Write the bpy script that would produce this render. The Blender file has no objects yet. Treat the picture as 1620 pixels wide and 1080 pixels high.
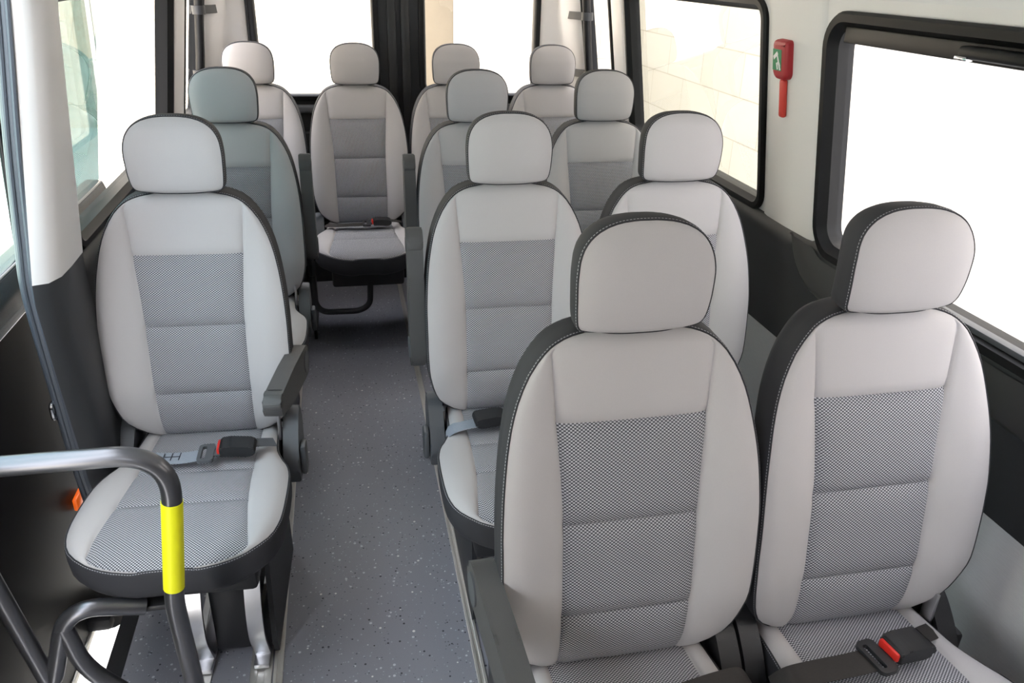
import bpy, bmesh, math, random
from mathutils import Vector, Matrix
random.seed(4)
SC = bpy.context.scene
COL = SC.collection
PI = math.pi

# ------------------------------------------------------------------ helpers
def curve_interp(tab):
    """monotone-ish cubic (Catmull-Rom) through sorted (t, v) pairs"""
    xs = [a for a, b in tab]; ys = [b for a, b in tab]
    n = len(xs); m = []
    d = [(ys[i + 1] - ys[i]) / (xs[i + 1] - xs[i]) for i in range(n - 1)]
    for i in range(n):
        if i == 0: m.append(d[0])
        elif i == n - 1: m.append(d[-1])
        elif d[i - 1] * d[i] <= 0: m.append(0.0)
        else: m.append(2 * d[i - 1] * d[i] / (d[i - 1] + d[i]))
    def f(t):
        if t <= xs[0]: return ys[0]
        if t >= xs[-1]: return ys[-1]
        i = 0
        while t > xs[i + 1]: i += 1
        h = xs[i + 1] - xs[i]; s = (t - xs[i]) / h
        return ((2*s**3 - 3*s*s + 1) * ys[i] + (s**3 - 2*s*s + s) * h * m[i]
                + (-2*s**3 + 3*s*s) * ys[i + 1] + (s**3 - s*s) * h * m[i + 1])
    return f

def finish(bm, name, mats, smooth=True, angle=40):
    me = bpy.data.meshes.new(name)
    bm.to_mesh(me); bm.free()
    for m in (mats if isinstance(mats, (list, tuple)) else [mats]):
        me.materials.append(m)
    if smooth:
        for p in me.polygons: p.use_smooth = True
        try: me.set_sharp_from_angle(angle=math.radians(angle))
        except Exception: pass
    return me

def put(name, me, parent=None, loc=(0, 0, 0), rot=(0, 0, 0)):
    o = bpy.data.objects.new(name, me)
    COL.objects.link(o)
    o.location = loc; o.rotation_euler = rot
    if parent is not None: o.parent = parent
    return o

def tag(o, label=None, cat=None, group=None, kind=None):
    if label: o['label'] = label
    if cat: o['category'] = cat
    if group: o['group'] = group
    if kind: o['kind'] = kind
    return o

def empty(name, loc=(0, 0, 0), rz=0.0):
    o = bpy.data.objects.new(name, None)
    COL.objects.link(o); o.location = loc; o.rotation_euler = (0, 0, rz)
    o.empty_display_size = .1
    return o

def add_box(bm, lo, hi, bev=0.0, seg=2, M=None):
    r = bmesh.ops.create_cube(bm, size=1.0)
    vs = r['verts']
    for v in vs:
        v.co = Vector(((lo[i] + hi[i]) / 2 + v.co[i] * (hi[i] - lo[i]) for i in range(3)))
    if bev > 0:
        es = list({e for v in vs for e in v.link_edges})
        rr = bmesh.ops.bevel(bm, geom=es, offset=bev, segments=seg, affect='EDGES', profile=.5)
        vs = list({v for f in rr['faces'] for v in f.verts} | {v for v in vs if v.is_valid})
    if M is not None:
        for v in vs: v.co = M @ v.co
    return vs

def catmull(pts, n=8):
    pts = [Vector(p) for p in pts]; out = []
    for i in range(len(pts) - 1):
        p0 = pts[max(i - 1, 0)]; p1 = pts[i]; p2 = pts[i + 1]; p3 = pts[min(i + 2, len(pts) - 1)]
        for k in range(n):
            t = k / n
            out.append(.5 * ((2*p1) + (p2 - p0)*t + (2*p0 - 5*p1 + 4*p2 - p3)*t*t + (3*p1 - p0 - 3*p2 + p3)*t**3))
    out.append(pts[-1]); return out

def fillet(pts, rad, n=8):
    """polyline with rounded corners; rad one number or one per inner point"""
    pts = [Vector(p) for p in pts]; out = [pts[0]]
    for i in range(1, len(pts) - 1):
        r = rad if not isinstance(rad, (list, tuple)) else rad[i - 1]
        a, b, c = pts[i - 1], pts[i], pts[i + 1]
        u = (a - b); w = (c - b)
        r = min(r, u.length * .49, w.length * .49)
        s = b + u.normalized() * r; e = b + w.normalized() * r
        for k in range(n + 1):
            t = k / n
            out.append((1 - t)**2 * s + 2*t*(1 - t) * b + t*t * e)
    out.append(pts[-1]); return out

def add_tube(bm, path, r, seg=14, caps=True, flat=None, up=Vector((0, 0, 1))):
    path = [Vector(p) for p in path]; rings = []; nrm = None
    for i, p in enumerate(path):
        t = (path[min(i + 1, len(path) - 1)] - path[max(i - 1, 0)]).normalized()
        if nrm is None:
            nrm = t.cross(up)
            if nrm.length < 1e-3: nrm = t.cross(Vector((1, 0, 0)))
            nrm.normalize()
        else:
            nrm = (nrm - t * nrm.dot(t)).normalized()
        b = t.cross(nrm)
        ra, rb = (r, r) if flat is None else flat
        rings.append([bm.verts.new(p + nrm * math.cos(2*PI*k/seg) * ra + b * math.sin(2*PI*k/seg) * rb) for k in range(seg)])
    for a, b in zip(rings, rings[1:]):
        for k in range(seg):
            bm.faces.new((a[k], a[(k+1) % seg], b[(k+1) % seg], b[k]))
    if caps:
        bm.faces.new(rings[0][::-1]); bm.faces.new(rings[-1])

def add_ribbon(bm, path, width_dir, w, th):
    """flat strap: rectangle section w x th swept along path; width along width_dir"""
    path = [Vector(p) for p in path]; wd = Vector(width_dir).normalized(); rings = []
    for i, p in enumerate(path):
        t = (path[min(i + 1, len(path) - 1)] - path[max(i - 1, 0)]).normalized()
        n = t.cross(wd).normalized(); d = n.cross(t).normalized()
        rings.append([bm.verts.new(p + d*a*w/2 + n*b*th/2) for a, b in ((-1, -1), (1, -1), (1, 1), (-1, 1))])
    for a, b in zip(rings, rings[1:]):
        for k in range(4):
            bm.faces.new((a[k], a[(k+1) % 4], b[(k+1) % 4], b[k]))
    bm.faces.new(rings[0][::-1]); bm.faces.new(rings[-1])

def rings_to_faces(bm, rings, closed=True, cap_last=False, cap_first=False):
    n = len(rings[0])
    for a, b in zip(rings, rings[1:]):
        for k in range(n if closed else n - 1):
            try: bm.faces.new((a[k], a[(k+1) % n], b[(k+1) % n], b[k]))
            except ValueError: pass
    if cap_last: bm.faces.new(rings[-1])
    if cap_first: bm.faces.new(rings[0][::-1])

def prism(bm, poly, axis, a, b, bev=0.0):
    """extrude polygon (2D list) along axis 0/1/2 between a and b"""
    def P(p, h):
        q = list(p); q.insert(axis, h); return Vector(q)
    v0 = [bm.verts.new(P(p, a)) for p in poly]; v1 = [bm.verts.new(P(p, b)) for p in poly]
    fs = [bm.faces.new(v0[::-1]), bm.faces.new(v1)]
    n = len(poly)
    for k in range(n): fs.append(bm.faces.new((v0[k], v0[(k+1) % n], v1[(k+1) % n], v1[k])))
    if bev:
        es = list({e for v in v0 + v1 for e in v.link_edges})
        bmesh.ops.bevel(bm, geom=es, offset=bev, segments=2, affect='EDGES', profile=.5)
    bmesh.ops.recalc_face_normals(bm, faces=bm.faces[:])

def round_rect(a0, a1, b0, b1, r, n=8):
    """loop of (a, b), counter-clockwise; r = one radius or four (a0b0, a1b0, a1b1, a0b1)"""
    if not isinstance(r, (list, tuple)): r = [r] * 4
    out = []
    for (ca, cb, st), rr in zip(((a0, b0, PI), (a1, b0, 1.5*PI), (a1, b1, 0), (a0, b1, .5*PI)), r):
        ox = ca + (rr if ca == a0 else -rr); oy = cb + (rr if cb == b0 else -rr)
        for k in range(n + 1):
            t = st + k / n * PI / 2
            out.append((ox + rr*math.cos(t), oy + rr*math.sin(t)))
    return out

def offset_loop(loop, d):
    n = len(loop); out = []
    for i in range(n):
        p = Vector(loop[i - 1]); q = Vector(loop[(i + 1) % n]); t = q - p
        if t.length < 1e-9: out.append(Vector(loop[i])); continue
        t.normalize(); out.append(Vector(loop[i]) + Vector((t.y, -t.x)) * d)
    return out

# ------------------------------------------------------------------ materials
def new_mat(name):
    m = bpy.data.materials.new(name); m.use_nodes = True
    nt = m.node_tree; b = nt.nodes['Principled BSDF']
    return m, nt, b

def N(nt, typ, **kw):
    n = nt.nodes.new(typ)
    for k, v in kw.items(): setattr(n, k, v)
    return n

def setspec(b, v):
    for k in ('Specular IOR Level', 'Specular'):
        if k in b.inputs: b.inputs[k].default_value = v; return

def simple(name, col, rough=.6, metal=0.0, spec=.5, noise=0.0, nscale=60.0, bump=0.0, bscale=400.0, coat=0.0):
    m, nt, b = new_mat(name)
    b.inputs['Base Color'].default_value = (*col, 1)
    b.inputs['Roughness'].default_value = rough; b.inputs['Metallic'].default_value = metal
    setspec(b, spec)
    if coat and 'Coat Weight' in b.inputs: b.inputs['Coat Weight'].default_value = coat
    tc = N(nt, 'ShaderNodeTexCoord')
    if noise:
        nz = N(nt, 'ShaderNodeTexNoise'); nz.inputs['Scale'].default_value = nscale; nz.inputs['Detail'].default_value = 4
        nt.links.new(tc.outputs['Object'], nz.inputs['Vector'])
        mx = N(nt, 'ShaderNodeMix', data_type='RGBA')
        mx.inputs['A'].default_value = (*[c * (1 - noise) for c in col], 1); mx.inputs['B'].default_value = (*[min(1, c * (1 + noise)) for c in col], 1)
        nt.links.new(nz.outputs['Fac'], mx.inputs['Factor']); nt.links.new(mx.outputs['Result'], b.inputs['Base Color'])
    if bump:
        nz = N(nt, 'ShaderNodeTexNoise'); nz.inputs['Scale'].default_value = bscale; nz.inputs['Detail'].default_value = 2
        nt.links.new(tc.outputs['Object'], nz.inputs['Vector'])
        bp = N(nt, 'ShaderNodeBump'); bp.inputs['Strength'].default_value = bump; bp.inputs['Distance'].default_value = .001
        nt.links.new(nz.outputs['Fac'], bp.inputs['Height']); nt.links.new(bp.outputs['Normal'], b.inputs['Normal'])
    return m

def math_node(nt, op, a, b=None):
    n = N(nt, 'ShaderNodeMath', operation=op)
    for i, v in enumerate((a, b)):
        if v is None: continue
        if isinstance(v, (int, float)): n.inputs[i].default_value = v
        else: nt.links.new(v, n.inputs[i])
    return n.outputs[0]

def woven(name, light, dark, pu=.0067, pv=.0055):
    """staggered light dots woven on dark ground, by surface UV in metres"""
    m, nt, b = new_mat(name)
    uv = N(nt, 'ShaderNodeUVMap'); uv.uv_map = 'UVMap'
    sp = N(nt, 'ShaderNodeSeparateXYZ'); nt.links.new(uv.outputs['UV'], sp.inputs[0])
    a = math_node(nt, 'COSINE', math_node(nt, 'MULTIPLY', sp.outputs['X'], 2*PI/pu))
    c = math_node(nt, 'COSINE', math_node(nt, 'MULTIPLY', sp.outputs['Y'], 2*PI/pv))
    p = math_node(nt, 'MULTIPLY', a, c)
    mr = N(nt, 'ShaderNodeMapRange'); mr.inputs['From Min'].default_value = -.08; mr.inputs['From Max'].default_value = .22
    nt.links.new(p, mr.inputs['Value'])
    mx = N(nt, 'ShaderNodeMix', data_type='RGBA')
    mx.inputs['A'].default_value = (*dark, 1); mx.inputs['B'].default_value = (*light, 1)
    nt.links.new(mr.outputs['Result'], mx.inputs['Factor']); nt.links.new(mx.outputs['Result'], b.inputs['Base Color'])
    bp = N(nt, 'ShaderNodeBump'); bp.inputs['Strength'].default_value = .4; bp.inputs['Distance'].default_value = .0008
    nt.links.new(mr.outputs['Result'], bp.inputs['Height']); nt.links.new(bp.outputs['Normal'], b.inputs['Normal'])
    b.inputs['Roughness'].default_value = .85; setspec(b, .25)
    return m

def stitched(name, col, thread, row=.0075):
    """dark cloth with one row of pale stitches a little way in from its front edge (UV: x along the edge, y away from it)"""
    m, nt, b = new_mat(name)
    uv = N(nt, 'ShaderNodeUVMap'); uv.uv_map = 'UVMap'
    sp = N(nt, 'ShaderNodeSeparateXYZ'); nt.links.new(uv.outputs['UV'], sp.inputs[0])
    d = math_node(nt, 'ABSOLUTE', math_node(nt, 'SUBTRACT', sp.outputs['Y'], row))
    on = math_node(nt, 'LESS_THAN', d, .00065)
    fr = math_node(nt, 'FRACT', math_node(nt, 'MULTIPLY', sp.outputs['X'], 1/.0052))
    dash = math_node(nt, 'LESS_THAN', fr, .62)
    k = math_node(nt, 'MULTIPLY', on, dash)
    mx = N(nt, 'ShaderNodeMix', data_type='RGBA')
    mx.inputs['A'].default_value = (*col, 1); mx.inputs['B'].default_value = (*thread, 1)
    nt.links.new(k, mx.inputs['Factor']); nt.links.new(mx.outputs['Result'], b.inputs['Base Color'])
    b.inputs['Roughness'].default_value = .75; setspec(b, .3)
    return m

def glass(name, tint, ior=1.5, boost=1.0):
    m = bpy.data.materials.new(name); m.use_nodes = True
    nt = m.node_tree; nt.nodes.clear()
    out = N(nt, 'ShaderNodeOutputMaterial'); tr = N(nt, 'ShaderNodeBsdfTransparent'); gl = N(nt, 'ShaderNodeBsdfGlossy')
    tr.inputs['Color'].default_value = (*tint, 1); gl.inputs['Roughness'].default_value = 0.0
    ge = N(nt, 'ShaderNodeNewGeometry'); dt = N(nt, 'ShaderNodeVectorMath', operation='DOT_PRODUCT')
    nt.links.new(ge.outputs['Normal'], dt.inputs[0]); nt.links.new(ge.outputs['Incoming'], dt.inputs[1])
    c = math_node(nt, 'ABSOLUTE', dt.outputs['Value'])
    r = math_node(nt, 'ADD', math_node(nt, 'MULTIPLY', math_node(nt, 'POWER', math_node(nt, 'SUBTRACT', 1.0, c), 5.0), .96), .04)
    # a pane reflects at its front and its back face: 2r / (1 + r)
    r2 = math_node(nt, 'DIVIDE', math_node(nt, 'MULTIPLY', r, 2.0), math_node(nt, 'ADD', r, 1.0))
    k = math_node(nt, 'MINIMUM', math_node(nt, 'MULTIPLY', r2, boost), 1.0)
    mx = N(nt, 'ShaderNodeMixShader'); nt.links.new(k, mx.inputs[0])
    nt.links.new(tr.outputs[0], mx.inputs[1]); nt.links.new(gl.outputs[0], mx.inputs[2]); nt.links.new(mx.outputs[0], out.inputs[0])
    return m

def floor_mat():
    m, nt, b = new_mat('speckled_vinyl')
    tc = N(nt, 'ShaderNodeTexCoord'); base = (.29, .295, .335)
    nz = N(nt, 'ShaderNodeTexNoise'); nz.inputs['Scale'].default_value = 500; nt.links.new(tc.outputs['Object'], nz.inputs['Vector'])
    m0 = N(nt, 'ShaderNodeMix', data_type='RGBA'); m0.inputs['A'].default_value = (*[c*.9 for c in base], 1); m0.inputs['B'].default_value = (*[c*1.1 for c in base], 1)
    nt.links.new(nz.outputs['Fac'], m0.inputs['Factor']); cur = m0.outputs['Result']
    for scale, rad, gate, col in ((62, .24, .45, (.62, .64, .68)), (70, .22, .45, (.05, .052, .065)), (34, .13, .45, (.85, .85, .83)), (110, .26, .35, (.45, .48, .55)), (95, .24, .5, (.14, .15, .18))):
        v = N(nt, 'ShaderNodeTexVoronoi'); v.inputs['Scale'].default_value = scale
        nt.links.new(tc.outputs['Object'], v.inputs['Vector'])
        s = N(nt, 'ShaderNodeSeparateColor'); nt.links.new(v.outputs['Color'], s.inputs[0])
        k = math_node(nt, 'MULTIPLY', math_node(nt, 'LESS_THAN', v.outputs['Distance'], math_node(nt, 'MULTIPLY', s.outputs[1], rad)), math_node(nt, 'GREATER_THAN', s.outputs[0], gate))
        mx = N(nt, 'ShaderNodeMix', data_type='RGBA'); mx.inputs['B'].default_value = (*col, 1)
        nt.links.new(cur, mx.inputs['A']); nt.links.new(k, mx.inputs['Factor']); cur = mx.outputs['Result']
    nt.links.new(cur, b.inputs['Base Color']); b.inputs['Roughness'].default_value = .45; setspec(b, .4)
    return m

def stone_mat(name, c1, c2, mortar):
    m, nt, b = new_mat(name)
    uv = N(nt, 'ShaderNodeUVMap'); uv.uv_map = 'UVMap'
    br = N(nt, 'ShaderNodeTexBrick'); br.inputs['Color1'].default_value = (*c1, 1); br.inputs['Color2'].default_value = (*c2, 1)
    br.inputs['Mortar'].default_value = (*mortar, 1); br.inputs['Scale'].default_value = 1.0
    br.inputs['Brick Width'].default_value = .95; br.inputs['Row Height'].default_value = .42; br.inputs['Mortar Size'].default_value = .006
    nt.links.new(uv.outputs['UV'], br.inputs['Vector'])
    nt.links.new(br.outputs['Color'], b.inputs['Base Color']); b.inputs['Roughness'].default_value = .9; setspec(b, .1)
    return m

M = dict(
    fabric=simple('pale_grey_cloth', (.528, .505, .505), .8, spec=.25, noise=.05, nscale=900, bump=.12, bscale=1500),
    woven=woven('dotted_woven_cloth', (.60, .60, .63), (.085, .087, .10)),
    dark=stitched('charcoal_cloth', (.042, .042, .047), (.40, .40, .42)),
    plastic=simple('grey_plastic', (.095, .10, .108), .5, bump=.15, bscale=900),
    armplastic=simple('armrest_plastic', (.080, .078, .078), .55, bump=.35, bscale=900),
    black=simple('black_plastic', (.016, .016, .018), .5, bump=.1),
    buckle=simple('buckle_plastic', (.022, .022, .024), .45, bump=.15, bscale=1200),
    red=simple('red_button', (.75, .03, .02), .4),
    beltblack=simple('black_webbing', (.03, .026, .024), .6, noise=.25, nscale=250),
    beltgrey=simple('grey_webbing', (.30, .33, .38), .7, noise=.1, nscale=250),
    thread=simple('dark_thread', (.03, .03, .04), .8),
    metal=simple('satin_steel', (.62, .62, .64), .32, metal=1.0, noise=.1, nscale=20),
    chrome=simple('bright_steel', (.8, .8, .82), .15, metal=1.0),
    tube=simple('dark_grey_tube_paint', (.15, .15, .16), .28, metal=.8, spec=.6),
    yellow=simple('yellow_tape', (.90, .88, .01), .45),
    light=simple('pale_trim_plastic', (.82, .79, .775), .55, spec=.4, bump=.08, bscale=1200),
    belttrim=simple('charcoal_trim_plastic', (.030, .031, .034), .5, bump=.15, bscale=900),
    lowpanel=None,
    moulding=simple('dark_grey_moulding', (.055, .054, .053), .5, bump=.15, bscale=900),
    headliner=simple('headliner', (.80, .78, .77), .9, spec=.1),
    rubber=simple('black_rubber', (.006, .006, .0065), .5, spec=.3),
    seal=simple('grey_rubber_seal', (.085, .095, .115), .38, spec=.6),
    doorblack=simple('black_door_lining', (.005, .005, .006), .45, spec=.15),
    doorgrey=simple('dark_grey_door_metal', (.03, .038, .045), .2, coat=.5),
    rearblack=simple('black_rear_door', (.020, .021, .022), .4),
    alu=simple('aluminium_rail', (.72, .70, .66), .35, metal=.6),
    floor=floor_mat(),
    hred=simple('red_hammer_plastic', (.42, .022, .03), .45),
    hred2=simple('orange_red_handle', (.72, .06, .045), .45),
    green=simple('green_sticker', (.02, .23, .09), .5),
    white=simple('white_print', (.8, .8, .8), .5),
    glass=glass('clear_pane', (.95, .94, .96)),
    tint=glass('green_tinted_pane', (.58, .58, .55), boost=1.2),
    teal=glass('teal_tinted_pane', (.075, .155, .165), boost=1.0),
    tealclear=glass('pale_teal_pane', (.36, .50, .54), boost=1.0),
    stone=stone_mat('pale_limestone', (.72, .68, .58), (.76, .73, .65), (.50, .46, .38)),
    stoneshade=stone_mat('shaded_limestone', (.50, .475, .42), (.54, .515, .47), (.36, .33, .28)),  # same limestone, with the right wall's shade put into a darker colour
    ground=simple('pale_paving', (.55, .55, .54), .9, noise=.08, nscale=3),
    pilaster=simple('beige_limestone', (.20, .165, .115), .9, noise=.1, nscale=6),
)
def lowpanel_mat():
    m, nt, b = new_mat('ribbed_grey_vinyl')
    tc = N(nt, 'ShaderNodeTexCoord'); mp = N(nt, 'ShaderNodeMapping'); mp.inputs['Scale'].default_value = (1, 40, 420)
    nz = N(nt, 'ShaderNodeTexNoise'); nz.inputs['Scale'].default_value = 1.0; nz.inputs['Detail'].default_value = 2
    nt.links.new(tc.outputs['Object'], mp.inputs[0]); nt.links.new(mp.outputs[0], nz.inputs['Vector'])
    mx = N(nt, 'ShaderNodeMix', data_type='RGBA'); mx.inputs['A'].default_value = (.60, .595, .615, 1); mx.inputs['B'].default_value = (.72, .715, .735, 1)
    nt.links.new(nz.outputs['Fac'], mx.inputs['Factor']); nt.links.new(mx.outputs['Result'], b.inputs['Base Color'])
    bp = N(nt, 'ShaderNodeBump'); bp.inputs['Strength'].default_value = .3; bp.inputs['Distance'].default_value = .001
    nt.links.new(nz.outputs['Fac'], bp.inputs['Height']); nt.links.new(bp.outputs['Normal'], b.inputs['Normal'])
    b.inputs['Roughness'].default_value = .7
    return m
M['lowpanel'] = lowpanel_mat()

# ------------------------------------------------------------------ seat upholstery meshes
def frange(a, b, n, ends=True):
    return [a + (b - a) * i / n for i in range(n + (1 if ends else 0))]

def rows_with_seams(a, b, seams, step, eps=.0028):
    pts = {round(a, 5), round(b, 5)}
    cuts = [a] + list(seams) + [b]
    for s, e in zip(cuts, cuts[1:]):
        n = max(2, int(abs(e - s) / step))
        for p in frange(s, e, n): pts.add(round(p, 5))
    for s in seams:
        pts |= {round(s - eps, 5), round(s + eps, 5)}
    return sorted(pts)

def panel_surface(ts, halfw, inset, surf, in_insert, names, mats):
    """grid over t rows and lateral columns; returns (shell mesh, insert mesh, boundary loop)
    surf(x, t, w, xi) -> Vector; columns -w..-xi, -xi..xi, xi..w"""
    nb, nc = 11, 18
    def cols(w, xi):
        e = min(.0028, (w - xi) * .3)
        out = [-w + (w - xi) * i / nb for i in range(nb)]
        out += [-xi - e, -xi, -xi + e]
        out += [-xi + 2*xi * i / nc for i in range(1, nc)]
        out += [xi - e, xi, xi + e]
        out += [xi + (w - xi) * i / nb for i in range(1, nb + 1)]
        return sorted(out)
    grid = []; xis = []
    for t in ts:
        w = halfw(t); xi = min(inset(t), w * .95); xis.append((w, xi))
        grid.append([(x, surf(x, t, w, xi)) for x in cols(w, xi)])
    nrow, ncol = len(grid), len(grid[0])
    ins = lambda i, j: in_insert(ts[i], ts[i + 1]) and abs((grid[i][j][0] + grid[i][j + 1][0]) / 2) < xis[i][1] and abs((grid[i+1][j][0] + grid[i+1][j + 1][0]) / 2) < xis[i+1][1]
    # lateral/longitudinal arc length for UV
    mid = ncol // 2; L = [0.0]
    for i in range(1, nrow): L.append(L[-1] + (grid[i][mid][1] - grid[i-1][mid][1]).length)
    meshes = []
    for which in (0, 1):
        bm = bmesh.new(); uvl = bm.loops.layers.uv.new('UVMap'); vs = {}
        def V(i, j):
            if (i, j) not in vs: vs[i, j] = bm.verts.new(grid[i][j][1])
            return vs[i, j]
        for i in range(nrow - 1):
            for j in range(ncol - 1):
                if ins(i, j) != bool(which): continue
                q = [(i, j), (i, j+1), (i+1, j+1), (i+1, j)]
                f = bm.faces.new([V(*c) for c in q])
                for lp, c in zip(f.loops, q): lp[uvl].uv = (grid[c[0]][c[1]][0], L[c[0]])
        meshes.append(finish(bm, names[which], mats[which], angle=75))
    loop = [grid[i][0][1] for i in range(nrow)] + [grid[-1][j][1] for j in range(1, ncol - 1)] + [grid[i][-1][1] for i in range(nrow - 1, -1, -1)] + [grid[0][j][1] for j in range(ncol - 2, 0, -1)]
    return meshes[0], meshes[1], loop

def trim_band(loop, flat, steps, name, mat, cap=True):
    """band of rings off a boundary loop. flat(v) -> 2D coordinates, steps: (outward, depth) with depth along the third axis"""
    (ax, bx, dx) = flat
    pts = []
    for p in loop:                                                  # drop coincident points
        if not pts or (p - pts[-1]).length > 4e-4: pts.append(p)
    tot = sum((pts[i] - pts[i-1]).length for i in range(len(pts))); cnt = int(tot / .0055); rs = []; i = 0; acc = 0.0
    for k in range(cnt):
        target = tot * k / cnt
        while acc + (pts[(i+1) % len(pts)] - pts[i % len(pts)]).length < target:
            acc += (pts[(i+1) % len(pts)] - pts[i % len(pts)]).length; i += 1
        a_, b_ = pts[i % len(pts)], pts[(i+1) % len(pts)]
        rs.append(a_.lerp(b_, (target - acc) / max((b_ - a_).length, 1e-9)))
    pts = rs
    l2 = [(p[ax], p[bx]) for p in pts]
    area = sum(l2[i-1][0]*l2[i][1] - l2[i][0]*l2[i-1][1] for i in range(len(l2)))
    if area < 0: pts.reverse(); l2.reverse()
    n = len(pts); nr = []
    for i in range(n):
        t = Vector(l2[(i + 1) % n]) - Vector(l2[i - 1])
        t = t.normalized() if t.length > 1e-9 else Vector((1, 0))
        nr.append(Vector((t.y, -t.x)))
    for _ in range(3):
        nr = [(nr[i-1] + nr[i]*2 + nr[(i+1) % n]).normalized() for i in range(n)]
    arc = [0.0]
    for i in range(1, n): arc.append(arc[-1] + (pts[i] - pts[i-1]).length)
    bm = bmesh.new(); uvl = bm.loops.layers.uv.new('UVMap'); rings = []; dist = []; acc = 0; prev = (0, 0)
    for o, d in steps:
        acc += math.hypot(o - prev[0], d - prev[1]); prev = (o, d); dist.append(acc)
        ring = []
        for i in range(n):
            c = Vector(pts[i]); c[ax] += nr[i].x * o; c[bx] += nr[i].y * o; c[dx] += d
            ring.append(bm.verts.new(c))
        rings.append(ring)
    for r in range(len(rings) - 1):
        for i in range(n):
            j = (i + 1) % n
            try: f = bm.faces.new((rings[r][i], rings[r][j], rings[r+1][j], rings[r+1][i]))
            except ValueError: continue
            aj = arc[j] if j else arc[-1] + (pts[0] - pts[-1]).length
            for lp, uv in zip(f.loops, ((arc[i], dist[r]), (aj, dist[r]), (aj, dist[r+1]), (arc[i], dist[r+1]))): lp[uvl].uv = uv
    if cap:
        c = Vector((0, 0, 0))
        for v in rings[-1]: c += v.co
        cv = bm.verts.new(c / n)
        for i in range(n):
            f = bm.faces.new((rings[-1][i], rings[-1][(i+1) % n], cv))
            for lp in f.loops: lp[uvl].uv = (0, .5)
    bmesh.ops.recalc_face_normals(bm, faces=bm.faces[:])
    return finish(bm, name, mat, angle=60)

def gauss(d, s): return math.exp(-(d / s)**2)

# backrest
BW = curve_interp([(.450, .085), (.455, .118), (.463, .140), (.48, .163), (.51, .188), (.55, .202), (.60, .2105), (.66, .2125), (.74, .2125), (.80, .210), (.86, .204), (.91, .195), (.95, .184), (.98, .171), (1.005, .156), (1.022, .141), (1.034, .125), (1.042, .106), (1.047, .085), (1.050, .06)])
BX = curve_interp([(.45, .108), (.458, .110), (.579, .112), (.748, .113), (.915, .123), (1.034, .132), (1.05, .134)])
BY = curve_interp([(.45, .002), (.458, -.010), (.48, -.022), (.52, -.030), (.579, -.031), (.66, -.021), (.748, -.008), (.83, .010), (.915, .029), (.98, .041), (1.034, .052), (1.05, .057)])
BH = curve_interp([(.45, .003), (.52, .012), (.60, .021), (.70, .025), (.82, .023), (.92, .013), (.99, .005), (1.03, .0)])
BSEAM = [.579, .748, .915]
def back_surf(x, z, w, xi):
    y = BY(z); a = abs(x)
    if a > xi:
        q = (a - xi) / (w - xi)
        y += -BH(z) * math.sin(PI / 2 * min(1, q / .72)) + .007 * q**8 * max(0, min(1, (1.045 - z) / .05))
    else:
        if z < .915:
            ed = [.45] + BSEAM
            for s, e in zip(ed, ed[1:]):
                if s <= z <= e: y -= .006 * (1 - abs(2 * (z - s) / (e - s) - 1)**4) * (1 - (a / xi)**6 * .7)
        else:
            y -= .004 * (1 - (a / xi)**4)
    y += .004 * gauss(a - xi, .0035) * (1 if z < 1.03 else 0)
    if a < xi + .001: y += .0045 * sum(gauss(z - s, .0035) for s in BSEAM)
    if z > .985: y += .016 * ((z - .985) / .065)**3 * (1 if a < w else 1)
    crown = max(0, (z - .98) / .07)
    zz = z + .009 * crown * (1 - (a / max(w, .001))**2) if w > .05 else z
    return Vector((x, y, zz))
bts = rows_with_seams(.450, 1.050, BSEAM, .017)
for zz in (.4525, .457, .46, .468, 1.022, 1.030, 1.036, 1.041, 1.045, 1.0485): bts.append(zz)
bts = sorted(set(bts))
back_me, backins_me, bloop = panel_surface(bts, BW, BX, back_surf, lambda a, b: (a + b) / 2 < .915, ('backrest', 'backrest_insert'), (M['fabric'], M['woven']))
backtrim_me = trim_band(bloop, (0, 2, 1), [(-.001, .001), (.002, -.0008), (.0035, .0015), (.0045, .010), (.005, .026), (.004, .044), (.0055, .050), (.004, .056), (-.002, .066), (-.03, .084), (-.07, .094)], 'backrest_trim', M['dark'])

# headrest
HW = curve_interp([(1.060, .060), (1.0615, .078), (1.066, .090), (1.074, .0965), (1.09, .0995), (1.115, .1015), (1.145, .1025), (1.168, .1005), (1.185, .0955), (1.198, .0875), (1.208, .077), (1.216, .063), (1.2215, .046), (1.2245, .028), (1.2255, .012)])
HY = curve_interp([(1.06, .036), (1.068, .028), (1.09, .0215), (1.12, .019), (1.15, .0195), (1.18, .0255), (1.20, .032), (1.215, .041), (1.2255, .051)])
def head_surf(x, z, w, xi):
    a = abs(x) / max(w, .02)
    k = 1 if z < 1.185 else max(0, 1 - ((z - 1.185) / .0405)**2)
    return Vector((x, HY(z) + (.009 * a**3 + .003 * a**8) * k, z))
hts = sorted(set(frange(1.06, 1.2255, 22) + [1.0607, 1.0615, 1.063, 1.066, 1.070, 1.2, 1.206, 1.212, 1.217, 1.2215, 1.2235, 1.225]))
head_me, _e, hloop = panel_surface(hts, HW, lambda t: HW(t) * .5, head_surf, lambda a, b: False, ('headrest', 'none'), (M['fabric'], M['fabric']))
bpy.data.meshes.remove(_e)
headtrim_me = trim_band(hloop, (0, 2, 1), [(-.001, .001), (.0016, -.0006), (.003, .002), (.0038, .012), (.003, .028), (.000, .044), (-.006, .056), (-.016, .064), (-.032, .069), (-.05, .070)], 'headrest_trim', M['dark'])

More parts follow.
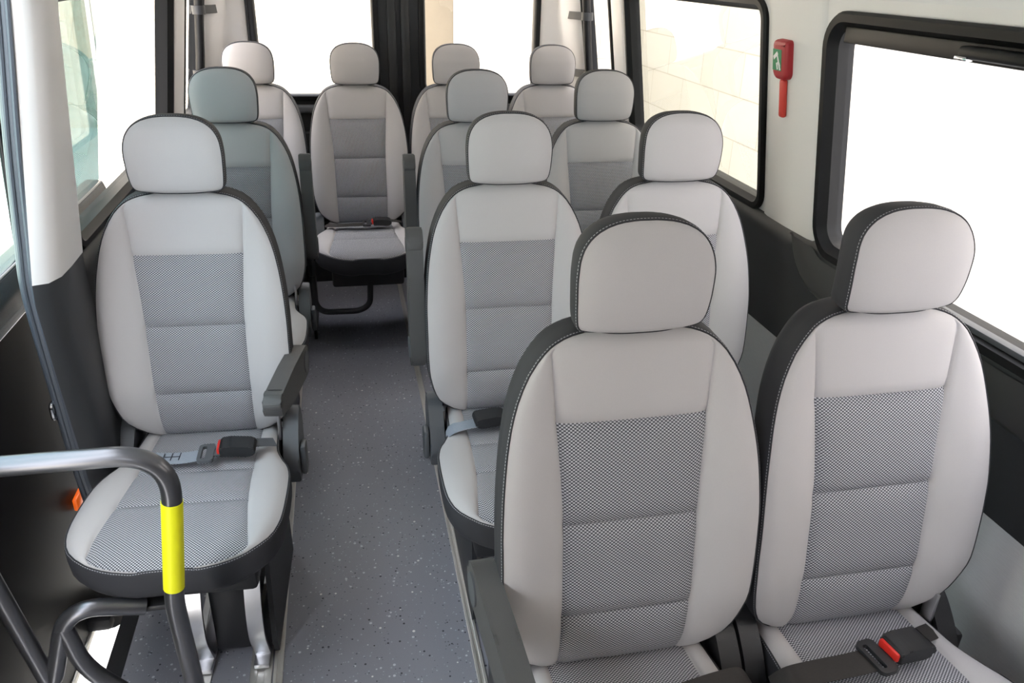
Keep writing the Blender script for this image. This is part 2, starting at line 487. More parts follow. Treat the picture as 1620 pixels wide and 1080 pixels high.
# cushion (t = -y so that rows run to the front)
CW = curve_interp([(-.03, .160), (.10, .168), (.16, .186), (.20, .203), (.25, .2115), (.32, .2135), (.37, .213), (.41, .210), (.445, .201), (.470, .187), (.490, .166), (.503, .142), (.512, .115), (.518, .082), (.5205, .050)])
CX = curve_interp([(-.03, .124), (.19, .128), (.34, .136), (.44, .148), (.489, .154), (.52, .158)])
CZ = curve_interp([(-.03, .450), (.10, .461), (.19, .470), (.30, .480), (.38, .484), (.44, .482), (.475, .476), (.50, .467), (.520, .456)])
CSEAM = [.205, .34]
def cush_surf(x, t, w, xi):
    z = CZ(t); a = abs(x)
    if a > xi:
        q = (a - xi) / (w - xi); sz = max(0, min(1, (w - xi) / .05))
        z += sz * .007 * math.sin(PI * q * .85)**.8 - .013 * q**4 * max(sz, .3)
    else:
        ed = [-.03] + CSEAM + [.52]
        for s, e in zip(ed, ed[1:]):
            if s <= t <= e: z += .005 * (1 - abs(2 * (t - s) / (e - s) - 1)**4) * (1 - (a / xi)**6 * .7)
        z -= .003 * (a / max(xi, .01))**4 * (1 if t > .45 else 0)
    z -= .0035 * gauss(a - xi, .0035) * (1 if t < .48 else .3)
    if a < xi + .001: z -= .004 * sum(gauss(t - s, .0035) for s in CSEAM)
    return Vector((x, -t, z))
cts = sorted(set(rows_with_seams(-.03, .52, CSEAM, .018) + [.485, .498, .506, .511, .5155, .519]))
cush_me, cushins_me, cloop = panel_surface(cts, CW, CX, cush_surf, lambda a, b: True, ('cushion', 'cushion_insert'), (M['fabric'], M['woven']))
cushtrim_me = trim_band(cloop, (0, 1, 2), [(-.001, -.001), (.0025, .0008), (.004, -.0015), (.005, -.010), (.005, -.032), (.003, -.055), (-.004, -.067), (-.016, -.075), (-.06, -.079)], 'cushion_trim', M['dark'])

# hardware meshes
def post_mesh():
    bm = bmesh.new()
    add_tube(bm, [(0, .082, .99), (0, .078, 1.10)], .0055, 10)
    add_tube(bm, [(0, .0825, 1.030), (0, .082, 1.0585)], .010, 12)
    return finish(bm, 'headrest_post', M['black'])
post_me = post_mesh()

def base_mesh():
    bm = bmesh.new()
    add_box(bm, (-.150, -.43, .300), (.150, .03, .380), .012)
    add_box(bm, (-.175, -.06, .34), (.175, .06, .42), .01)
    add_tube(bm, [(-.20, .04, .46), (.20, .04, .46)], .014, 12)
    return finish(bm, 'seat_pan', M['black'])
pan_me = base_mesh()

def leg_mesh():
    """sled leg: wide curved steel strap down to the floor rail in front, straight rear strap, foot along the rail"""
    bm = bmesh.new()
    p = catmull([(0, -.335, .345), (0, -.340, .28), (0, -.365, .20), (0, -.372, .12), (0, -.350, .055), (0, -.338, .030), (0, -.335, .012)], 6)
    add_ribbon(bm, p, (1, 0, 0), .036, .010)
    add_ribbon(bm, [(0, -.10, .34), (0, -.08, .2), (0, -.03, .012)], (1, 0, 0), .036, .010)
    add_box(bm, (-.018, -.375, .008), (.018, .0, .022), .003)
    return finish(bm, 'leg', M['metal'])
leg_me = leg_mesh()
def pedestal_mesh():
    bm = bmesh.new(); add_box(bm, (.012, -.325, .03), (.095, -.05, .31), .006)
    return finish(bm, 'pedestal', M['black'])
pedestal_me = pedestal_mesh()
def strut_mesh():
    bm = bmesh.new(); add_box(bm, (-.016, -.05, .0), (.016, .03, .34), .004)
    return finish(bm, 'rear_strut', M['black'])
strut_me = strut_mesh()
bmc = bmesh.new(); add_tube(bmc, [(-.2350, -.06, .31), (.2150, -.06, .31)], .016, 14); cross_me = finish(bmc, 'cross_tube', M['black'])
def side_plate_mesh():
    bm = bmesh.new()
    prism(bm, [(-.30, .35), (.02, .35), (.05, .012), (-.325, .012), (-.34, .06)], 0, -.006, .006)
    return finish(bm, 'side_plate', M['black'], angle=30)
plate_me = side_plate_mesh()

def cover_mesh(mat):
    """hinge cover between cushion and backrest, a rounded plastic shield"""
    bm = bmesh.new()
    poly = catmull([(-.075, .325), (-.092, .38), (-.075, .424), (-.045, .462), (-.01, .490), (.035, .494), (.06, .46), (.055, .39), (.045, .325)], 4)
    prism(bm, [(p.x, p.y) for p in [Vector((q[0], q[1], 0)) for q in poly]], 0, -.019, .019, bev=.006)
    return finish(bm, 'recliner_cover', mat)
cover_me = cover_mesh(M['plastic']); cover_dark_me = cover_mesh(M['buckle'])
def lever_mesh(mat):
    bm = bmesh.new()
    add_box(bm, (.0205, -.072, .345), (.036, -.026, .430), .007, 2)
    return finish(bm, 'lever', mat)
lever_me = lever_mesh(M['plastic']); lever_dark_me = lever_mesh(M['buckle'])
def hinge_mesh():
    bm = bmesh.new()
    add_box(bm, (-.030, -.050, .44), (-.023, -.022, .515), .002)
    return finish(bm, 'hinge_plate', M['metal'])
hinge_me = hinge_mesh()

def arm_mesh(pivot_up):
    """armrest pointing along -y from its pivot at the origin; about 31 cm long"""
    bm = bmesh.new()
    prof = fillet([(.045, -.005), (.045, -.030), (.01, -.040), (-.19, -.034), (-.302, -.016), (-.320, .012), (-.305, .032), (-.14, .041), (.02, .040), (.045, .02), (.045, -.004)], .014, 5)
    prism(bm, [(p[0], p[1]) for p in [Vector((*q[:2], 0)) if len(q) > 2 else q for q in [(v[0], v[1]) for v in prof]]][:-1], 0, -.0195, .0195, bev=.007)
    return finish(bm, 'armrest', M['armplastic'])
arm_me = arm_mesh(False)
def armtip_mesh():
    bm = bmesh.new()
    prof = fillet([(-.268, -.0262), (-.302, -.0172), (-.3212, .012), (-.306, .0332), (-.268, .0352), (-.268, -.025)], .012, 5)
    prism(bm, [(p[0], p[1]) for p in prof][:-1], 0, -.0203, .0203, bev=.006)
    return finish(bm, 'end_cap', M['armplastic'])
armtip_me = armtip_mesh()
def armcap_mesh():
    bm = bmesh.new()
    add_tube(bm, [(-.0225, 0, 0), (.0225, 0, 0)], .028, 20)
    return finish(bm, 'pivot_cap', M['plastic'])
armcap_me = armcap_mesh()

def buckle_mesh():
    """buckle with its mouth towards -x"""
    bm = bmesh.new()
    prism(bm, fillet([(-.036, -.014), (.026, -.016), (.042, -.011), (.045, .003), (.034, .010), (-.016, .014), (-.036, .010), (-.036, -.012)], .005, 4)[:-1], 1, -.025, .025, bev=.005)
    return finish(bm, 'belt_buckle', M['buckle'])
buckle_me = buckle_mesh()
def button_mesh():
    bm = bmesh.new()
    add_box(bm, (-.042, -.021, -.008), (-.034, .021, .0085), .003)
    return finish(bm, 'release_button', M['red'])
button_me = button_mesh()
def tongue_mesh(mat):
    bm = bmesh.new()
    outer = round_rect(-.022, .014, -.036, .036, .010, 5)
    inner = round_rect(-.014, -.004, -.026, .026, .004, 5)
    rings = []
    for lp, h in ((outer, -.004), (outer, .004), (inner, .004), (inner, -.004)):
        rings.append([bm.verts.new((a, b, h)) for a, b in lp])
    rings_to_faces(bm, rings + [rings[0]])
    add_box(bm, (.01, -.013, -.0025), (.032, .013, .0025), .001)
    bmesh.ops.recalc_face_normals(bm, faces=bm.faces[:])
    return finish(bm, 'belt_tongue', mat)
tongue_b = tongue_mesh(M['buckle']); tongue_g = tongue_mesh(M['plastic'])

SEATG = 'grey passenger seats'
def make_seat(loc, rz, label, legs=(-.10, .10), plate=(.135,), arm=None, arm_angle=0, arm_toe=0, lever_side=1, dark=False):
    root = empty('bus_seat', loc, math.radians(rz))
    tag(root, label, 'seat', SEATG)
    b = put('backrest', back_me, root); put('backrest_insert', backins_me, b)
    tag(put('backrest_trim', backtrim_me, b), 'charcoal cloth border with pale stitching')
    h = put('headrest', head_me, root); tag(put('headrest_trim', headtrim_me, h), 'charcoal cloth border with pale stitching')
    for s in (-1, 1): put('headrest_post', post_me, root, (s * .062, 0, 0))
    c = put('cushion', cush_me, root); put('cushion_insert', cushins_me, c)
    tag(put('cushion_trim', cushtrim_me, c), 'charcoal cloth skirt with pale stitching')
    put('seat_pan', pan_me, root)
    if not legs and plate: put('rear_strut', strut_me, root, (plate[0] * .8, 0, 0))
    if not plate: put('cross_tube', cross_me, root)
    if legs: put('pedestal', pedestal_me, root)
    for x in legs: put('leg', leg_me, root, (x, 0, 0))
    for x in plate: put('side_plate', plate_me, root, (x, 0, 0))
    for s in (-1, 1):
        cv = put('recliner_cover', cover_dark_me if dark else cover_me, root, (s * .197, .004, 0))
        if s == lever_side:
            lv = put('lever', lever_dark_me if dark else lever_me, cv)
            if s < 0: lv.rotation_euler = (0, 0, 0); lv.location = (-.0565, 0, 0)
            if s > 0: put('hinge_plate', hinge_me, cv)
    if arm:
        a = put('armrest', arm_me, root, arm,  (math.radians(arm_angle), 0, math.radians(arm_toe)))
        put('pivot_cap', armcap_me, a); put('end_cap', armtip_me, a)
    return root

def strap(root, pts, w, mat, wd=(0, 1, 0), name='belt_strap'):
    bm = bmesh.new(); add_ribbon(bm, catmull(pts, 6), wd, w, .0016)
    return put(name, finish(bm, name, mat), root)

def buckle_at(root, loc, rot, stalk_to=None, stalk_mat=None):
    b = put('belt_buckle', buckle_me, root, loc, rot)
    put('release_button', button_me, b)
    if stalk_to:
        strap(root, [stalk_to, (Vector(stalk_to) + Vector(loc)) / 2 + Vector((0, 0, .004)), loc], .032, stalk_mat or M['beltblack'], name='buckle_stalk')
    return b

UP = 92                                                             # armrest folded up beside the backrest
A1 = make_seat((.124, -2.086, 0), 0.0, 'large foremost grey seat beside the aisle, armrest lowered, black lap belt across its cushion', arm=(-.236, .0, .640), arm_angle=2, arm_toe=3, lever_side=-1, plate=(-.135,), dark=True)
A2 = make_seat((.566, -2.075, 0), 0.0, 'grey seat under the latched sliding window, red belt button on its cushion', lever_side=1, dark=True)
B0 = make_seat((-.662, -1.214, 0), -2.6, 'grey single seat behind the grab rail with yellow tape, armrest half lowered', legs=(-.012, .119), plate=(.150,), arm=(.226, .012, .632), arm_angle=-7, arm_toe=-4.5, lever_side=1)
B1 = make_seat((.103, -1.207, 0), -.5, 'grey aisle seat directly behind the foremost seat, armrest upright, black buckle on its cushion', arm=(-.236, .03, .635), arm_angle=-UP, lever_side=-1, plate=(-.135,))
B2 = make_seat((.543, -1.222, 0), 0.0, 'grey seat beside the pillar carrying the red emergency hammer')
C0 = make_seat((-.657, -.334, 0), 0.0, 'grey single seat directly behind the seat at the yellow-taped rail', arm=(.236, .03, .635), arm_angle=-UP)
C1 = make_seat((.163, -.367, 0), 0.0, 'grey aisle seat just in front of the rear bench, on the hammer side', arm=(-.236, .03, .635), arm_angle=-UP, lever_side=-1, plate=(-.135,))
C2 = make_seat((.614, -.364, 0), 0.0, 'grey window seat just in front of the rear bench, on the hammer side')
D0 = make_seat((-.663, .575, 0), 0.0, 'rear bench seat in the corner on the sliding door side', legs=(), plate=(.20,), lever_side=0)
D1 = make_seat((-.2205, .557, 0), 0.0, 'rear bench seat facing straight down the aisle, black loop bar under its cushion', legs=(), plate=(), lever_side=0)
D2 = make_seat((.2205, .562, 0), 0.0, 'rear bench seat next to the one facing down the aisle, on the hammer side', legs=(), plate=(-.20,), lever_side=0)
D3 = make_seat((.662, .558, 0), 0.0, 'rear bench seat in the corner on the hammer side', legs=(), plate=(.15,), lever_side=0)

# belts
strap(B0, [(-.185, -.13, .485), (-.12, -.165, .489), (-.04, -.180, .492), (.012, -.178, .496)], .046, M['beltgrey'])
bmz = bmesh.new()
for i in range(3): add_box(bmz, (-.075 + i*.018, -.190, .4935), (-.0735 + i*.018, -.160, .4945))
add_box(bmz, (-.075, -.176, .4935), (-.037, -.1745, .4945))
put('belt_stitching', finish(bmz, 'belt_stitching', M['thread'], False), B0)
tg = put('belt_tongue', tongue_g, B0, (.026, -.178, .499), (0, 0, .05))
buckle_at(B0, (.088, -.165, .506), (0, .05, .06), (.170, -.125, .486), M['plastic'])
strap(B1, [(-.180, -.120, .440), (-.172, -.135, .470), (-.150, -.148, .489), (-.10, -.147, .497)], .040, M['beltgrey'])
buckle_at(B1, (-.068, -.142, .506), (0, 0, PI + .05))
strap(B1, [(.02, -.150, .495), (.10, -.155, .492), (.165, -.13, .474)], .046, M['beltgrey'])
put('belt_tongue', tongue_g, B1, (-.008, -.147, .502), (0, 0, PI))
# front pair: black belts meeting between the two cushions
strap(A1, [(-.03, -.150, .492), (.05, -.144, .494), (.13, -.130, .493), (.180, -.122, .487), (.206, -.115, .458)], .046, M['beltblack'])
put('belt_tongue', tongue_b, A1, (-.045, -.152, .497), (0, 0, PI + .1))
buckle_at(A1, (-.108, -.155, .504), (0, 0, PI + .1), (-.185, -.11, .485))
strap(A2, [(-.206, -.140, .458), (-.180, -.146, .486), (-.13, -.146, .492), (-.08, -.147, .496), (-.036, -.146, .499)], .046, M['beltblack'])
put('belt_tongue', tongue_b, A2, (-.020, -.143, .501), (0, 0, .14))
buckle_at(A2, (.038, -.134, .507), (0, .04, .16), (.150, -.075, .462))
strap(D1, [(-.17, -.14, .485), (-.08, -.165, .491), (.0, -.17, .494)], .044, M['beltblack'])
put('belt_tongue', tongue_b, D1, (.014, -.168, .497), (0, 0, 0))
buckle_at(D1, (.074, -.165, .504), (0, 0, .04), (.165, -.13, .488))
strap(D2, [(-.17, -.14, .485), (-.08, -.165, .491), (.0, -.17, .494)], .044, M['beltblack'])
# loop bar under the aisle-facing bench seat
bm = bmesh.new()
add_tube(bm, fillet([(-.232, -.40, .345), (-.225, -.445, .20), (-.045, -.445, .197), (.0, -.445, .225), (.008, -.41, .345)], [.06, .04, .04], 8), .0125, 12)
put('loop_bar', finish(bm, 'loop_bar', M['black']), D1)

# ------------------------------------------------------------------ the body of the bus
def xw(z): return .91 if z < .92 else .91 - (z - .92) * .15

NST = [0]
def struct(name, me, parent=None, loc=(0, 0, 0)):
    o = put(name, me, parent, loc)
    if parent is None: o['kind'] = 'structure'
    return o

def upper_wall(side, y0, y1, holes, name, mat):
    """flat tilted wall between belt and roof with rounded window holes and their reveals"""
    bm = bmesh.new(); Z0, Z1 = .905, 1.50
    P = lambda y, z, off=0: Vector((side * (xw(max(z, .92)) + off), y, z))
    loops = [[(y0, Z0), (y1, Z0), (y1, Z1), (y0, Z1)]] + holes
    es = []
    for lp in loops:
        vs = [bm.verts.new(P(*p)) for p in lp]
        es += [bm.edges.new((vs[i], vs[(i + 1) % len(vs)])) for i in range(len(vs))]
    bmesh.ops.triangle_fill(bm, use_beauty=True, edges=es)
    bmesh.ops.recalc_face_normals(bm, faces=bm.faces[:])
    for lp in holes:
        a = [bm.verts.new(P(*p)) for p in lp]; b = [bm.verts.new(P(*p, .032)) for p in lp]
        rings_to_faces(bm, [a, b])
    return struct(name, finish(bm, name, mat, False))

# window outlines (y, z) of the outer edge of the rubber surround
W_R1 = round_rect(-2.95, -1.268, .885, 1.474, .085)
W_R2 = round_rect(-.985, .170, .905, 1.488, .06)
W_R3 = round_rect(.345, .78, .915, 1.488, .05)
W_L2 = [(a - (.10 * (b - .93) / .53 if a < -.5 else 0), b) for a, b in round_rect(-1.17, .06, .915, 1.488, .06)]
W_L3 = round_rect(.29, .78, .915, 1.488, .05)
def fix(lp): return [(a, max(b, .906)) for a, b in lp]
upper_wall(1, -4.6, 1.02, [fix(offset_loop(l, -.008)) for l in (W_R1, W_R2, W_R3)], 'wall_right', M['light'])
upper_wall(-1, -1.42, 1.02, [fix(offset_loop(l, -.008)) for l in (W_L2, W_L3)], 'wall_left', M['light'])

def window(n, side, lp, pane_mat, width=.03, proud=.014, parts=None):
    P = lambda y, z, off: Vector((side * (xw(max(z, .92)) + off), y, z))
    bm = bmesh.new(); rings = []
    for o, off in ((0, .006), (0, -proud*.6), (-.006, -proud), (-width*.6, -proud), (-width*.8, -proud*.2), (-width, .004), (-width, .045), (.004, .047)):
        rings.append([bm.verts.new(P(q[0], q[1], off)) for q in offset_loop(lp, o)])
    rings_to_faces(bm, rings); bmesh.ops.recalc_face_normals(bm, faces=bm.faces[:])
    w = tag(put('window_%d' % n, finish(bm, 'window_%d' % n, M['rubber'], angle=35)), kind='structure')
    bm = bmesh.new()
    vs = [bm.verts.new(P(q[0], q[1], .030)) for q in offset_loop(lp, -width + .004)]
    bm.faces.new(vs)
    put('pane', finish(bm, 'pane', pane_mat, False), w)
    return w
w1 = window(1, 1, W_R1, M['glass'], .038, .018)
window(2, 1, W_R2, M['tint'], .034)
window(3, 1, W_R3, M['glass'], .028)
window(4, -1, W_L2, M['glass'], .034)
window(5, -1, W_L3, M['glass'], .028)
# sliding window hardware: header band, bottom track, latch
bm = bmesh.new()
add_box(bm, (xw(1.44) - .006, -2.90, 1.408), (xw(1.44) + .026, -1.345, 1.442), .003)
put('header_band', finish(bm, 'header_band', M['rubber']), w1)
bm = bmesh.new()
add_box(bm, (.900, -2.9, .914), (.922, -1.50, .926), .002); put('window_track', finish(bm, 'window_track', M['plastic']), w1)
bm = bmesh.new()
add_box(bm, (.800, -1.93, 1.415), (.832, -1.735, 1.437), .008, 3)
lt = put('window_latch', finish(bm, 'window_latch', M['rubber']), w1)
bm = bmesh.new()
add_box(bm, (.798, -1.765, 1.411), (.815, -1.733, 1.420), .003)
put('latch_tip', finish(bm, 'latch_tip', M['chrome']), lt)

def loft_panel(name, sec_fn, zs, mat, parent=None):
    """sec_fn(z) -> list of (x, y) points; open loft along z"""
    bm = bmesh.new(); rings = [[bm.verts.new((x, y, z)) for x, y in sec_fn(z)] for z in zs]
    for a, b in zip(rings, rings[1:]):
        for k in range(len(a) - 1): bm.faces.new((a[k], a[k+1], b[k+1], b[k]))
    bmesh.ops.recalc_face_normals(bm, faces=bm.faces[:])
    return struct(name, finish(bm, name, mat, angle=50), parent)

# lower walls, dark belt with a soft ledge under the windows, ribbed pale panel below it
def wall_profile(side, y0, y1, pts, name, mat):
    bm = bmesh.new(); n = max(2, int((y1 - y0) / .2))
    ys = frange(y0, y1, n)
    rings = [[bm.verts.new((side * x, y, z)) for x, z in pts] for y in ys]
    for a, b in zip(rings, rings[1:]):
        for k in range(len(pts) - 1): bm.faces.new((a[k], a[k+1], b[k+1], b[k]))
    bmesh.ops.recalc_face_normals(bm, faces=bm.faces[:])
    return struct(name, finish(bm, name, mat, angle=35))
BELT = [(.910, .912), (.901, .906), (.893, .890), (.890, .872), (.896, .852), (.902, .80), (.902, .64), (.905, .592)]
LOW = [(.905, .592), (.914, .586), (.916, .40), (.916, 0)]
wall_profile(1, -4.6, 1.0, BELT, 'trim_1', M['belttrim'])
wall_profile(1, -4.6, 1.0, LOW, 'trim_2', M['lowpanel'])
wall_profile(-1, -1.18, 1.0, BELT, 'trim_3', M['belttrim'])
wall_profile(-1, -1.18, 1.0, LOW, 'trim_4', M['lowpanel'])

# raised moulding around the lower edge of the sliding window
bm = bmesh.new(); rings = []
for o, x in ((.0, .886), (.03, .884), (.088, .885), (.10, .891), (.104, .903)):
    rings.append([bm.verts.new((x, q[0], q[1])) for q, p in zip(offset_loop(W_R1, o), W_R1) if p[1] < .99])
rings_to_faces(bm, rings, closed=False); bmesh.ops.recalc_face_normals(bm, faces=bm.faces[:])
for v in bm.verts: v.co.z = min(v.co.z, .906)
bmesh.ops.dissolve_degenerate(bm, dist=.0004, edges=bm.edges[:])
struct('trim_21', finish(bm, 'trim_21', M['moulding'], angle=50))

# pillars
def pillar_sec(side, ya, yb, proud, ch):
    def f(z):
        x = xw(max(z, .92))
        return [(side * (x + .004), ya), (side * (x - proud * .55), ya + ch * .25), (side * (x - proud), ya + ch), (side * (x - proud - .003), (ya + yb) / 2), (side * (x - proud), yb - ch), (side * (x - proud * .55), yb - ch * .25), (side * (x + .004), yb)]
    return f
zu = [.908, .95, 1.1, 1.3, 1.44, 1.52, 1.60]
loft_panel('trim_5', pillar_sec(1, -1.266, -.988, .006, .03), zu, M['light'])
loft_panel('trim_6', pillar_sec(1, .172, .342, .015, .03), zu, M['light'])
loft_panel('trim_7', pillar_sec(-1, .062, .288, .015, .03), zu, M['light'])
def bpillar(z):
    s = max(0, (.92 - z)); x = xw(max(z, .92)); u = max(0, min(1, (z - .95) / .5)); p = .035
    y0 = -1.425 + .13 * s**1.2; y1 = -1.205 - .085 * u + .13 * s**1.2
    return [(-(x + .05), y0 + .18), (-(x + .006), y0 - .002), (-(x - p * .6), y0 + .008), (-(x - p), y0 + .045), (-(x - p - .002), (y0 + y1) / 2), (-(x - p), y1 - .02), (-(x - p * .8), y1), (-(x + .004), y1 + .02)]
loft_panel('trim_8', bpillar, [.945, 1.0, 1.1, 1.2, 1.3, 1.44, 1.52, 1.60], M['light'])
loft_panel('trim_9', bpillar, [0, .1, .2, .3, .4, .5, .6, .7, .8, .9, .945], M['belttrim'])
def dpillar(side):
    def f(z):
        x = xw(max(z, .92))
        return [(side * (x + .004), .775), (side * (x - .03), .80), (side * (x - .055), .85), (side * (x - .075), .90), (side * .765, .945), (side * .715, .965), (side * .692, .985), (side * .685, 1.01)]
    return f
loft_panel('trim_10', dpillar(1), [0, .3, .6, .9] + zu, M['light'])
loft_panel('trim_11', dpillar(-1), [0, .3, .6, .9] + zu, M['light'])

# door seal along the sliding door opening
bm = bmesh.new()
sp = catmull([(-.828, -1.410, 1.62), (-.850, -1.412, 1.45), (-.885, -1.412, 1.22), (-.915, -1.395, 1.03), (-.928, -1.390, .93), (-.930, -1.382, .80), (-.930, -1.372, .66), (-.930, -1.358, .48), (-.930, -1.330, .30), (-.930, -1.30, .10), (-.930, -1.29, 0)], 6)
add_tube(bm, sp, .02, 14, flat=(.018, .021))
for d in (.009, -.007):
    add_tube(bm, [p + Vector((d, -.0175, 0)) for p in sp], .005, 8)
struct('trim_12', finish(bm, 'trim_12', M['seal']))

# roof: cove and headliner
def roof():
    bm = bmesh.new(); prof = []
    for k in range(0, 11):
        t = k / 10 * PI / 2
        prof.append((.823 - .16 * (1 - math.cos(t)), 1.50 + .30 * math.sin(t)))
    prof += [(.4, 1.83), (0, 1.845)]
    full = [(-x, z) for x, z in prof] + [(x, z) for x, z in prof[::-1][1:]]
    ys = [-4.6, -1.0, 1.02]; rings = [[bm.verts.new((x, y, z)) for x, z in full] for y in ys]
    for a, b in zip(rings, rings[1:]):
        for k in range(len(full) - 1): bm.faces.new((a[k], a[k+1], b[k+1], b[k]))
    bmesh.ops.recalc_face_normals(bm, faces=bm.faces[:])
    return finish(bm, 'ceiling', M['headliner'])
struct('ceiling', roof())

# floor and its rails
bm = bmesh.new(); add_box(bm, (-.885, -4.6, -.04), (.92, 1.05, 0)); struct('floor', finish(bm, 'floor', M['floor'], False))
bm = bmesh.new(); add_box(bm, (-.925, -3.6, -.05), (-.884, -1.10, .003), .002); struct('trim_13', finish(bm, 'trim_13', M['belttrim']))
bm = bmesh.new(); add_box(bm, (-.92, -1.10, -.04), (-.884, 1.05, 0)); struct('trim_18', finish(bm, 'trim_18', M['belttrim']))
def rail(n, x, w=.026, y0=-3.2, y1=.98):
    bm = bmesh.new()
    add_box(bm, (x - w/2, y0, 0), (x - w*.16, y1, .006), .001); add_box(bm, (x + w*.16, y0, 0), (x + w/2, y1, .006), .001)
    add_box(bm, (x - w*.17, y0, 0), (x + w*.17, y1, .002))
    struct('trim_%d' % n, finish(bm, 'trim_%d' % n, M['alu'], False))
rail(14, -.522, .022); rail(15, -.045, .022); rail(16, -.700, .05); rail(17, -.562, .05)

# rear end: two doors with windows
REARY = 1.0
def rear_door(n, sx, xa, xb, wa, wb):
    """door panel in plane y = REARY from |x| xa..xb with window opening wa..wb"""
    bm = bmesh.new(); y = REARY
    hole = round_rect(min(sx*wa, sx*wb), max(sx*wa, sx*wb), .945, 1.52, .07)
    out = [(min(sx*xa, sx*xb), .0), (max(sx*xa, sx*xb), .0), (max(sx*xa, sx*xb), 1.62), (min(sx*xa, sx*xb), 1.62)]
    es = []
    for lp in (out, offset_loop(hole, -.0)):
        vs = [bm.verts.new((a, y, b)) for a, b in lp]
        es += [bm.edges.new((vs[i], vs[(i+1) % len(vs)])) for i in range(len(vs))]
    bmesh.ops.triangle_fill(bm, use_beauty=True, edges=es)
    bmesh.ops.recalc_face_normals(bm, faces=bm.faces[:])
    a = [bm.verts.new((p[0], y, p[1])) for p in hole]; b = [bm.verts.new((p[0], y + .05, p[1])) for p in hole]
    rings_to_faces(bm, [a, b])
    d = tag(put('door_%d' % n, finish(bm, 'door_%d' % n, M['rearblack'], False)), kind='structure')
    bm = bmesh.new(); rings = []
    for o, off in ((.016, 0), (.014, -.012), (.008, -.016), (-.008, -.016), (-.014, -.010), (-.018, .004), (-.018, .03)):
        rings.append([bm.verts.new((q[0], y + off, q[1])) for q in offset_loop(hole, o)])
    rings_to_faces(bm, rings); bmesh.ops.recalc_face_normals(bm, faces=bm.faces[:])
    put('window_seal', finish(bm, 'window_seal', M['rubber'], angle=35), d)
    bm = bmesh.new(); bm.faces.new([bm.verts.new((q[0], y + .02, q[1])) for q in offset_loop(hole, -.014)])
    put('pane', finish(bm, 'pane', M['glass'], False), d)
    bm = bmesh.new()
    add_box(bm, (min(sx*.14, sx*.66), y - .03, .875), (max(sx*.14, sx*.66), y - .001, .915), .012, 3)
    tag(put('ledge', finish(bm, 'ledge', M['plastic']), d), 'dark grey ledge')
    bm = bmesh.new()
    add_box(bm, (min(sx*.12, sx*.67), y - .022, .25), (max(sx*.12, sx*.67), y - .001, .79), .015, 3)
    put('lining_panel', finish(bm, 'lining_panel', M['rearblack']), d)
    bm = bmesh.new()
    x0 = sx * (xa + .012)
    add_box(bm, (min(x0, sx*(xa+.052)), y - .020, .0), (max(x0, sx*(xa+.052)), y - .001, 1.6), .006)
    put('inner_post', finish(bm, 'inner_post', M['rearblack']), d)
    return d
rear_door(1, -1, 0.0, .91, .108, .664)
rear_door(2, 1, 0.0, .91, .112, .678)

# sliding door pushed half open outside the body
dr = empty('door_3', (-1.03, -1.2, 0)); dr['kind'] = 'structure'
def rel(bmf, name, mat, smooth=True):
    me = finish(bmf, name, mat, smooth); o = put(name, me, dr, (1.03, 1.2, 0)); return o
bm = bmesh.new(); add_box(bm, (-1.085, -2.35, -.10), (-1.035, -.40, .80), .012)
rel(bm, 'door_lining', M['doorblack'])
bm = bmesh.new(); prism(bm, fillet([(-1.085, .79), (-1.03, .79), (-1.022, .86), (-1.035, .905), (-1.085, .91), (-1.085, .80)], .008, 4)[:-1], 1, -2.35, -.40)
rel(bm, 'window_ledge', M['doorgrey'])
bm = bmesh.new(); add_box(bm, (-1.09, -2.35, -.115), (-1.03, -.46, -.095), .004); rel(bm, 'bottom_edge', M['alu'])
def tilted(ya, yb, z0, z1, x0=1.048, sl=.10):
    bm = bmesh.new(); vs = [bm.verts.new((-(x0 - (z - z0) * sl), y, z)) for y, z in ((ya[0], z0), (yb[0], z0), (yb[1], z1), (ya[1], z1))]
    bm.faces.new(vs); return bm
rel(tilted((-1.10, -1.12), (-.385, -.19), .905, 1.62), 'tinted_pane', M['teal'], False)
rel(tilted((-2.33, -2.33), (-1.115, -1.135), .905, 1.62), 'front_pane', M['tealclear'], False)
bm = bmesh.new(); add_tube(bm, [(-1.050, -1.106, .88), (-.980, -1.128, 1.62)], .006, 8); rel(bm, 'mullion', M['rubber'])
bm = bmesh.new(); add_box(bm, (-1.06, -1.30, -.09), (-.975, -1.16, -.05), .012); add_tube(bm, [(-.99, -1.25, -.10), (-.99, -1.25, -.03)], .03, 14)
rel(bm, 'roller_arm', M['doorblack'])

# striker on the pillar
bm = bmesh.new()
add_tube(bm, fillet([(-.948, -1.350, .655), (-.948, -1.395, .655), (-.948, -1.395, .62), (-.948, -1.350, .62)], .01, 5), .005, 8)
add_box(bm, (-.955, -1.358, .608), (-.945, -1.340, .668), .002)
tag(put('door_striker', finish(bm, 'door_striker', M['chrome'])), 'small bright steel striker on the edge of the sliding door opening', 'latch')

# unlit orange lens low in the door, its sun glow put in as emission
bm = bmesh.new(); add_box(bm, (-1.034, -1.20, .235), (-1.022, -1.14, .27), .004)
am, nt, b = new_mat('amber_lens_glow'); b.inputs['Base Color'].default_value = (.8, .12, .01, 1); b.inputs['Roughness'].default_value = .3
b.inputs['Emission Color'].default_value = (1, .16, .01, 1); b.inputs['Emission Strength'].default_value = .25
tag(put('marker_glow', finish(bm, 'marker_glow', am)), 'small orange lens with painted-in sun glow low on the black sliding door lining', 'lens')

